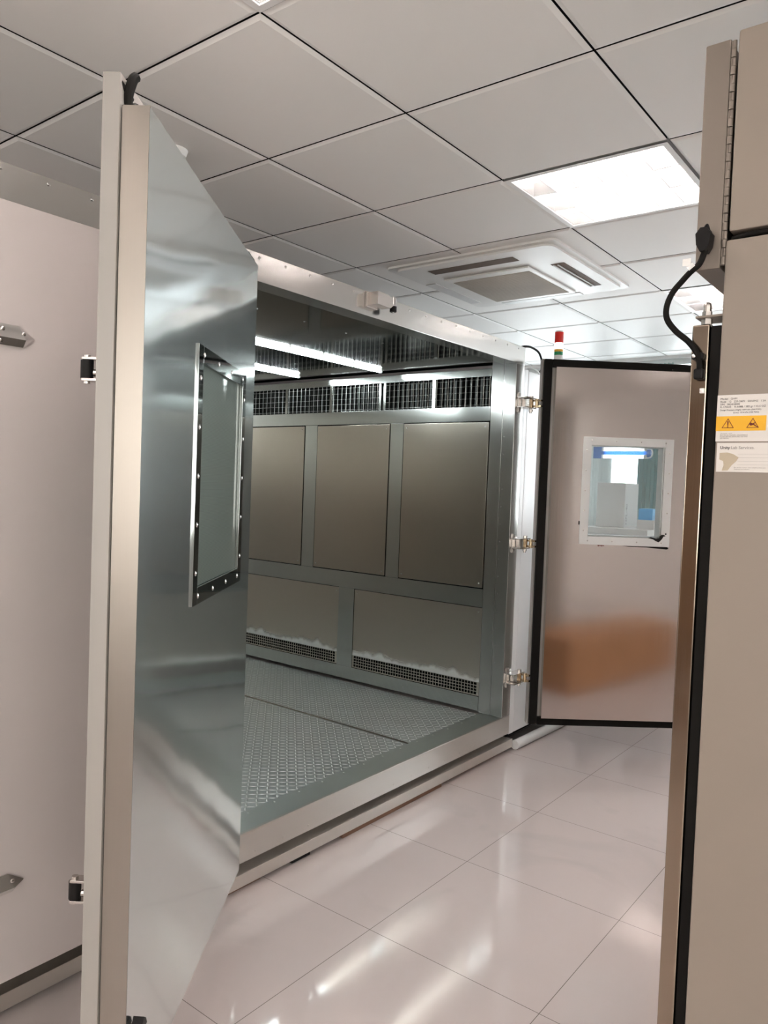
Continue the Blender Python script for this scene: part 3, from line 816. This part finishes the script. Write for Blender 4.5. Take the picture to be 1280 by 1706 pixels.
# hinges
HZ = (1.912, 1.150, 0.412)
for zz in HZ:
    hx = XF
    l = G()
    l.box(hx + 0.0005, hx + 0.006, 3.690, 3.715, zz - 0.052, zz + 0.052, 0.001)
    for sg_ in (-1, 1):
        l.box(hx + 0.004, hx + 0.058, 3.676, 3.796, zz + sg_ * 0.026 - 0.0025, zz + sg_ * 0.026 + 0.0025, 0.001)
    l.box(hx + 0.005, hx + 0.052, 3.722, 3.752, zz - 0.022, zz + 0.022, 0.002)
    l.cyl((hx + 0.035, 3.775, zz - 0.052), (hx + 0.035, 3.775, zz + 0.034), 0.007); l.cyl((hx + 0.035, 3.775, zz + 0.028), (hx + 0.035, 3.775, zz + 0.040), 0.0115, seg=6)
    l.cyl((hx + 0.035, 3.775, zz - 0.044), (hx + 0.035, 3.775, zz - 0.032), 0.0115, seg=6)
    ho = obj('hinge', l, 'zinc', ch)
    l = G(); l.cyl((hx + 0.035, 3.775, zz - 0.022), (hx + 0.035, 3.775, zz + 0.022), 0.014)
    l.box(hx + 0.035, hx + 0.098, 3.768, 3.787, zz - 0.020, zz - 0.010, 0.001); l.box(hx + 0.035, hx + 0.098, 3.768, 3.787, zz + 0.010, zz + 0.020, 0.001)
    l.cyl((hx + 0.07, 3.777, zz - 0.024), (hx + 0.07, 3.777, zz + 0.024), 0.010)
    obj('hinge_link', l, 'brass', ho)
# roller keeper on the top beam
l = G(); l.box(XF + 0.0005, XF + 0.012, 2.37, 2.44, 2.150, 2.212, 0.002)
l.prism([(2.385, 2.160), (2.470, 2.158), (2.488, 2.172), (2.480, 2.200), (2.455, 2.208), (2.385, 2.210)], 'X', XF + 0.012, XF + 0.055)
kp = obj('door_keeper', l, 'zinc', ch)
l = G(); l.cyl((XF + 0.045, 2.50, 2.152), (XF + 0.045, 2.50, 2.206), 0.013, seg=20); l.cyl((XF + 0.045, 2.50, 2.146), (XF + 0.045, 2.50, 2.212), 0.006)
obj('roller', l, 'chrome', kp)
obj('roller_sleeve', G().cyl((XF + 0.045, 2.5005, 2.150), (XF + 0.045, 2.5005, 2.172), 0.0145, seg=20), 'black_plastic', kp)

# closed white door further left
g = G(); g.box(-1.945, -1.913, 0.50, 1.560, 0.120, 2.104, 0.003)
dc = obj('door', g, 'white_panel', ch, label='closed white door panel at the left edge of the photo')
g = G(); g.box(XF + 0.001, -1.945, 0.51, 1.55, 0.100, 0.145, 0.006); g.box(XF + 0.001, -1.945, 0.51, 1.55, 2.07, 2.10, 0.006); g.box(XF + 0.001, -1.945, 0.51, 0.55, 0.11, 2.09, 0.006); g.box(XF + 0.001, -1.945, 1.51, 1.55, 0.11, 2.09, 0.006)
obj('gasket', g, 'rubber', dc)
for zz in (1.776, 0.382):
    g = G()
    xf = -1.913
    y0, y1, hh = 0.52, 0.990, 0.026
    # pointed strap: ridge along its middle, bevelled towards the tip
    prof = [(y0, -hh), (y1 - 0.030, -hh), (y1, -0.002), (y1 - 0.042, hh), (y0, hh)]
    base = [g.bm.verts.new((xf + 0.001, y, zz + z)) for y, z in prof]
    mid = [g.bm.verts.new((xf + 0.005, y, zz + z)) for y, z in prof]
    r0, r1, r2 = g.bm.verts.new((xf + 0.022, y0, zz - 0.010)), g.bm.verts.new((xf + 0.020, y1 - 0.030, zz - 0.009)), g.bm.verts.new((xf + 0.009, y1 - 0.004, zz - 0.003))
    g.bm.faces.new(base)
    for k in range(5): g.bm.faces.new([base[k], base[(k + 1) % 5], mid[(k + 1) % 5], mid[k]])
    g.bm.faces.new([mid[0], mid[1], r1, r0]); g.bm.faces.new([mid[1], mid[2], r2, r1]); g.bm.faces.new([mid[2], mid[3], r1, r2]); g.bm.faces.new([mid[3], mid[4], r0, r1])
    g.bm.faces.new([mid[4], mid[0], r0])
    so = obj('strap_hinge', g, 'chrome', dc, smooth=10)
    screws('screw', [((xf + xo, yy, zz + dz_), (1, 0, 0), 0.006) for yy, dz_, xo in ((0.957, 0.006, 0.0125), (0.905, 0.012, 0.0125), (0.900, -0.018, 0.013))], 'zinc', so)
# white equipment housing right of the opening
g = G(); g.box(-4.9, XF - 0.001, YO + 0.051, 4.60, 0.085, 2.095, 0.006); g.box(XF - 0.06, XF - 0.0015, YO + 0.001, YO + 0.05, 0.085, 2.10, 0.002)
obj('equipment_housing', g, 'white_housing', ch)
g = G(); g.box(-4.85, XF - 0.05, YO + 0.06, 4.58, 0.045, 0.085); obj('housing_shade', g, 'void', ch)  # black box stands in for the shade under the housing
# cable from the chamber roof down behind the door
g = G(); g.tube([(-1.99, 3.70, 2.205), (-1.975, 3.755, 2.222), (-1.97, 3.83, 2.226), (-1.97, 3.92, 2.208), (-1.985, 3.99, 2.150), (-2.02, 4.02, 2.105)], 0.006)
obj('roof_cable', g, 'rubber', ch)
g = G(); g.tube([(-2.02, 3.80, 2.11), (-2.0, 3.86, 2.125), (-1.99, 3.93, 2.118), (-2.0, 4.0, 2.10)], 0.005)
obj('roof_cable', g, 'grey_pipe', ch)

# wooden shims below the rail
for i, (y0, y1, xf, h, lb) in enumerate(((2.335, 3.06, -1.953, 0.0195, 'thin brown wooden shim board lying flush under the middle of the steel rail'),
                                        (3.10, 3.72, -1.972, 0.0195, 'thin dark wooden shim board set back under the right end of the rail'),
                                        (1.55, 1.90, -1.970, 0.0195, 'thin dark wooden shim board under the rail below the open left door'))):
    tag(obj('wooden_shim', G().box(-2.4, xf, y0, y1, 0.0, h, 0.002), 'wood_shim'), lb, 'wooden board', 'wooden shim boards under the chamber')
for i, (yy, lb) in enumerate(((0.75, 'black levelling foot under the closed white door'), (2.10, 'black levelling foot under the rail beside the door edge'))):
    tag(obj('levelling_foot', G().box(-2.08, -1.96, yy - 0.05, yy + 0.05, 0.0, 0.0195, 0.003), 'black_plastic'), lb, 'foot', 'levelling feet under the chamber')
# pipe along the housing's foot
tag(obj('floor_pipe', G().tube([(-1.945, 3.78, 0.026), (-1.940, 4.0, 0.026), (-1.935, 4.25, 0.026), (-1.93, 4.62, 0.026)], 0.026, seg=14), 'grey_pipe'),
    'pale grey pipe lying on the floor below the right door', 'pipe')

# LED tubes in the chamber
def led(x, y1, n, ln, lb):
    t = thing('tube_light', (x, y1 - n * ln / 2, 2.098), lb, 'tube light', 'bright tube lights on the chamber ceiling')
    obj('batten', G().box(x - 0.008, x + 0.008, y1 - n * ln, y1, 2.1165, 2.1183), 'fixture', t)
    for k in range(n):
        a = y1 - ln * (k + 1)
        obj('tube', G().cyl((x, a + 0.007, 2.107), (x, a + ln - 0.007, 2.107), 0.0068, seg=14), 'led', t)
    for k in range(n + 1): obj('end_cap', G().cyl((x, y1 - ln * k - 0.0065, 2.107), (x, y1 - ln * k + 0.0065, 2.107), 0.0078, seg=14), 'fixture', t)
    return t
led(-2.811, 3.555, 6, 0.255, 'bright tube light nearer the chamber opening, the longer one in view')
led(-3.44, 3.51, 6, 0.255, 'bright tube light deeper in the chamber, the shorter one in view')

led(-2.38, 1.90, 5, 0.255, 'unseen tube light added close behind the open left door')  # hidden tubes added to brighten the chamber inside
# signal tower on the housing
st = thing('signal_tower', (-2.035, 4.30, 2.095), 'small red, white and green signal tower light behind the right door', 'signal light')
o_ = (-2.035, 4.30)
def ring(z0, z1, r): return G().cyl((*o_, z0), (*o_, z1), r, seg=24)
obj('base', ring(2.0952, 2.23, 0.012), 'white_plastic', st); obj('collar', ring(2.23, 2.262, 0.026), 'white_plastic', st)
obj('lens', ring(2.2625, 2.283, 0.026), 'green_lens', st, label='green lens'); obj('lens', ring(2.2835, 2.298, 0.026), 'yellow_lens', st, label='yellow lens'); obj('lens', ring(2.2985, 2.336, 0.026), 'amber_lens', st, label='lit white lens')
obj('lens', ring(2.3365, 2.402, 0.026), 'red_lens', st, label='red lens'); obj('cap', ring(2.4025, 2.409, 0.025), 'white_plastic', st)

# ================================================================== FREEZER
YF = 1.40
fz = thing('laboratory_freezer', (0.05, 1.85, 0), 'tall beige upright laboratory freezer at the right edge of the photo', 'freezer')
bx0, bx1, fy1 = -0.361, 0.46, 2.30
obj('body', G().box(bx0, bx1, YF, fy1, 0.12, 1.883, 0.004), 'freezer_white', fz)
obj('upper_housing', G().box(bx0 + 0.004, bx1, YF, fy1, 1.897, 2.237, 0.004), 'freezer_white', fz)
obj('housing_gap', G().box(bx0 + 0.03, bx1 - 0.02, YF + 0.02, fy1 - 0.02, 1.8825, 1.8975), 'void', fz)
g = G(); g.tube([(bx0 + 0.008, YF + 0.012, 1.887), (-0.31, YF + 0.006, 1.8895), (-0.2, YF + 0.012, 1.8905), (0.1, YF + 0.014, 1.889)], 0.0045)
obj('gap_cable', g, 'rubber', fz)
for cx in (-0.26, 0.36):
    for cy in (1.5, 2.2):
        g = G(); g.cyl((cx - 0.02, cy, 0.05), (cx + 0.02, cy, 0.05), 0.05, seg=20); g.box(cx - 0.03, cx + 0.03, cy - 0.03, cy + 0.03, 0.1005, 0.1195)
        obj('caster', g, 'black_plastic', fz)
obj('door', G().box(-0.4105, -0.381, YF + 0.004, fy1 - 0.005, 0.20, 1.743, 0.003), 'freezer_steel', fz)
obj('gasket', G().box(-0.3805, -0.3615, YF + 0.008, fy1 - 0.01, 0.205, 1.740, 0.003), 'rubber', fz)
cb = obj('control_box', G().box(-0.4115, -0.3695, YF + 0.004, fy1 - 0.005, 1.838, 2.228, 0.0025), 'freezer_box', fz)
g = G()
nk = 26; dzk = (2.224 - 1.842) / nk
for k in range(nk):
    z0 = 1.842 + k * dzk
    xo = -0.3650 if k % 2 == 0 else -0.3635
    g.cyl((xo, YF + 0.006, z0 + 0.0006), (xo, YF + 0.006, z0 + dzk - 0.0006), 0.0046 if k % 2 == 0 else 0.0030, seg=12)
g.box(-0.3692, -0.3655, YF + 0.005, YF + 0.007, 1.842, 2.224)
obj('piano_hinge', g, 'freezer_box', fz)
# hinge pin over the door
g = G(); g.box(-0.4055, -0.352, YF + 0.002, YF + 0.06, 1.754, 1.758, 0.001)
pb = obj('hinge_bracket', g, 'freezer_box', fz)
g = G(); px, py = -0.389, YF + 0.014
g.cyl((px, py, 1.7435), (px, py, 1.754), 0.0095, seg=6); g.cyl((px, py, 1.758), (px, py, 1.766), 0.0085, seg=6); g.cyl((px, py, 1.766), (px, py, 1.776), 0.0072); g.ball((px, py, 1.776), 0.0072)
obj('hinge_pin', g, 'zinc', fz)
# door heater cable
g = G()
pts = [(-0.389, 1.381, 1.866), (-0.396, 1.378, 1.843), (-0.411, 1.378, 1.830), (-0.424, 1.379, 1.817), (-0.440, 1.380, 1.799), (-0.450, 1.382, 1.776), (-0.449, 1.384, 1.754), (-0.434, 1.388, 1.732), (-0.413, 1.391, 1.713), (-0.3985, 1.392, 1.694), (-0.392, 1.393, 1.674), (-0.392, 1.394, 1.655)]
g.tube(pts, 0.0053)
cbl = obj('cable', g, 'rubber', fz)
g = G(); g.cyl((-0.391, YF + 0.004, 1.900), (-0.391, YF - 0.006, 1.900), 0.006)
g.prism([(-0.4035, 1.892), (-0.396, 1.902), (-0.386, 1.902), (-0.3785, 1.892), (-0.3805, 1.872), (-0.386, 1.862), (-0.3955, 1.862), (-0.4015, 1.873)], 'Y', YF - 0.030, YF - 0.004)
g.tube([(-0.397, YF - 0.01, 1.898), (-0.3925, YF - 0.012, 1.908), (-0.389, YF - 0.012, 1.910), (-0.386, YF - 0.01, 1.899)], 0.002)
obj('cable_plug', g, 'black_plastic', cbl)
g = G(); g.box(-0.424, -0.410, 1.374, 1.3755, 1.841, 1.853); g.cyl((-0.414, 1.378, 1.8345), (-0.404, 1.378, 1.8415), 0.0062, seg=12)
obj('cable_tag', g, 'white_plastic', cbl, label='white paper tag')
g = G(); g.box(-0.401, -0.384, YF - 0.012, YF + 0.004, 1.645, 1.664, 0.004); g.box(-0.406, -0.386, YF - 0.010, YF + 0.004, 1.680, 1.692, 0.003)
obj('cable_clip', g, 'black_plastic', cbl)
obj('clip_screw', G().dome((-0.4015, YF - 0.010, 1.686), (0, -1, 0), 0.004), 'chrome', cbl)
g = G(); g.box(-0.3915, -0.3835, YF - 0.001, YF + 0.004, 1.6215, 1.6305, 0.001); g.dome((-0.387, YF - 0.001, 1.626), (0, -1, 0), 0.003)
obj('edge_screw', g, 'white_plastic', fz)
# labels on the side
def sticker(name, x0, x1, z0, z1, mat, lb, t=0.0005):
    return obj(name, G().box(x0, x1, YF - t, YF - 0.00005, z0, z1), mat, fz, label=lb)
yt = YF - 0.0007
rl = sticker('rating_label', -0.3605, -0.265, 1.537, 1.6165, 'label_paper', 'pale printed rating label')
rows = [(1.6085, 'Model   GHM', 0.0048, -0.3555), (1.6035, 'Rtd#   12   220-240V   50/60HZ   13A   1\u03a6', 0.0046, -0.3555), (1.5990, 'S/N   300418040', 0.0046, -0.3555),
        (1.5945, 'R-170A/E    R-508B / 385 gr / 13.5 OZ', 0.0046, -0.3555), (1.5895, 'Design Pressure (High): 1379 kPa (200 PSIG)', 0.0036, -0.3555), (1.5850, '(Low): 1034 kPa (150 PSIG)', 0.0036, -0.334),
        (1.5495, 'CAUTION - HOT', 0.0026, -0.3535), (1.5468, 'ELECTRICAL HAZARD - DISCONNECT', 0.0026, -0.3535), (1.5441, 'POWER BEFORE SERVICING THE UNIT', 0.0026, -0.3535), (1.5414, 'SEE MANUAL', 0.0026, -0.3535)]
for z, s_, sz, x in rows: lettering('lettering', s_, sz, (x, yt, z), rl, 'ink' if z > 1.58 else 'ink_grey')
yl = sticker('warning_label', -0.3608, -0.2815, 1.5548, 1.5802, 'label_yellow', 'yellow warning label with two triangles', 0.0008)
for xc in (-0.3415, -0.302):
    g = G(); zt, zb_, hw = 1.5765, 1.5598, 0.0098
    def tri(sc): 
        cz = zb_ + (zt - zb_) / 3
        return [(xc - hw * sc, cz - (cz - zb_) * sc), (xc + hw * sc, cz - (cz - zb_) * sc), (xc, cz + (zt - cz) * sc)]
    O, I = tri(1.0), tri(0.83)
    for k in range(3):
        j = (k + 1) % 3
        g.prism([O[k], O[j], I[j], I[k]], 'Y', YF - 0.0012, YF - 0.0008)
    obj('triangle', g, 'ink_red', yl)
    g = G()
    if xc < -0.32:
        g.prism([(xc - 0.0007, 1.5636), (xc + 0.0007, 1.5636), (xc + 0.0011, 1.5715), (xc - 0.0011, 1.5715)], 'Y', YF - 0.0012, YF - 0.0008); g.cyl((xc, YF - 0.0012, 1.5618), (xc, YF - 0.0008, 1.5618), 0.0010)
    else:
        g.prism([(xc - 0.0052, 1.5678), (xc - 0.0040, 1.5690), (xc - 0.0005, 1.5672), (xc + 0.0034, 1.5690), (xc + 0.0040, 1.5676), (xc + 0.0020, 1.5662), (xc + 0.0085, 1.5608), (xc + 0.0080, 1.5601), (xc + 0.0008, 1.5645), (xc - 0.0030, 1.5632), (xc - 0.0048, 1.5645)], 'Y', YF - 0.0012, YF - 0.0008)
    obj('symbol', g, 'ink_red', yl)
ul = sticker('service_label', -0.3572, -0.255, 1.4845, 1.5345, 'label_paper', 'white service sticker with a peeled patch')
lettering('lettering', 'Unity', 0.0072, (-0.3520, yt, 1.5238), ul, 'ink', bold=0.00012)
lettering('lettering', 'Lab Services.', 0.0072, (-0.3345, yt, 1.5238), ul, 'ink_grey')
g = G()
for z in (1.5150, 1.5090, 1.5030, 1.4970): g.box(-0.323, -0.26, YF - 0.0008, YF - 0.0005, z, z + 0.0002)
obj('rule', g, 'ink_grey', ul)
lettering('lettering', 'For service contact: www.unitylabservices.com', 0.0026, (-0.328, yt, 1.4915), ul, 'ink_grey'); lettering('lettering', 'Calibration and validation', 0.0024, (-0.328, yt, 1.4885), ul, 'ink_grey')
g = G(); g.prism([(-0.3525, 1.5170), (-0.340, 1.5180), (-0.330, 1.5150), (-0.3215, 1.5095), (-0.325, 1.5030), (-0.332, 1.4960), (-0.338, 1.4870), (-0.3475, 1.4865), (-0.345, 1.4960), (-0.346, 1.5030), (-0.3525, 1.5060)], 'Y', YF - 0.0009, YF - 0.0005)
obj('peeled_patch', g, 'peel', ul, label='beige peeled patch')

# ================================================================== BEHIND THE RIGHT DOOR
rk = thing('steel_rack', (-1.9, 5.25, 0), 'grey steel rack carrying the cartons behind the right door window', 'rack')
for x in (-2.52, -1.30):
    for y in (5.02, 5.46): obj('post', G().box(x - 0.02, x + 0.02, y - 0.02, y + 0.02, 0, 1.90, 0.002), 'cabinet_grey', rk)
for z in (0.30, 0.75, 1.165, 1.83): obj('shelf', G().box(-2.499, -1.321, 5.0, 5.48, z - 0.03, z, 0.003), 'cabinet_grey', rk)
tag(obj('flat_carton', G().box(-2.14, -1.69, 5.03, 5.40, 1.166, 1.205, 0.002), 'carton'), 'flat white carton lying under the tall carton behind the door window', 'carton')
bc = thing('tall_carton', (-1.96, 5.25, 1.206), 'tall white carton with vertical printed letters seen through the right door window', 'carton')
g = G(); g.box(-2.112, -1.909, 5.19, 5.45, 1.206, 1.515, 0.003)
obj('box', g, 'carton', bc)
lettering('lettering', 'HPL-40', 0.048, (-1.9085, 5.245, 1.225), bc, 'ink_grey', rx=90, rz=90, spin=90)
tag(obj('blue_carton', G().box(-1.80, -1.705, 5.16, 5.30, 1.2685, 1.345, 0.002), 'blue_carton'), 'small bright blue carton beside the tall carton behind the door window', 'carton')
tag(obj('small_carton', G().box(-1.805, -1.690, 5.15, 5.32, 1.206, 1.2680, 0.002), 'carton'), 'small white carton below the blue carton behind the door window', 'carton')
# blue lamp with two tubes hung over the cabinet
ll = thing('shelf_lamp', (-1.90, 5.35, 1.70), 'blue lamp with two bright tubes seen at the top of the right door window', 'lamp')
g = G(); g.box(-2.22, -1.80, 5.345, 5.375, 1.692, 1.775, 0.004); g.box(-2.22, -1.80, 5.345, 5.42, 1.776, 1.7995, 0.002)
obj('body', g, 'lamp_blue', ll)
for zz in (1.757, 1.704): obj('tube', G().cyl((-2.13, 5.33, zz), (-1.84, 5.33, zz), 0.0115, seg=12), 'desk_tube', ll)
for xx in (-2.145, -1.84):
    for zz in (1.757, 1.704): obj('tube_holder', G().box(xx, xx + 0.015, 5.318, 5.344, zz - 0.014, zz + 0.014, 0.002), 'white_plastic', ll)
g = G(); g.tube([(-1.825, 5.33, 1.757), (-1.79, 5.325, 1.755), (-1.78, 5.325, 1.725), (-1.795, 5.325, 1.700), (-1.83, 5.33, 1.695)], 0.005); obj('cord', g, 'white_plastic', ll)
# curtain
def curtain(x0, x1, mat, lb, z0=0.3, z1=2.50):
    g = G(); n = 40; A = []
    for k in range(n + 1):
        x = x0 + (x1 - x0) * k / n; y = Y1 - 0.07 + 0.022 * math.sin(k * 1.25)
        A.append((g.bm.verts.new((x, y, z0)), g.bm.verts.new((x, y, z1)), g.bm.verts.new((x, y + 0.003, z0)), g.bm.verts.new((x, y + 0.003, z1))))
    for k in range(n):
        a, b = A[k], A[k + 1]
        for q in ((a[0], b[0], b[1], a[1]), (a[2], a[3], b[3], b[2]), (a[1], b[1], b[3], a[3]), (a[0], a[2], b[2], b[0])): g.bm.faces.new(q)
    return tag(obj('curtain', g, mat, smooth=80), lb, 'curtain', 'curtains at the far windows')
curtain(-2.20, -1.95, 'curtain', 'grey green curtain hanging behind the tall carton, seen through the door window')
curtain(-2.62, -2.42, 'sheer', 'pale grey curtain at the left of the window behind the right door')
curtain(-1.60, -1.20, 'sheer', 'pale curtain between the two far windows')
# brown carton standing behind the freezer; the steel doors mirror it
tag(obj('brown_carton', G().box(-0.69, 0.85, 2.80, 3.20, 0.0, 0.40, 0.003), 'carton_brown'), 'brown carton on the floor behind the freezer, mirrored in the right door', 'carton')
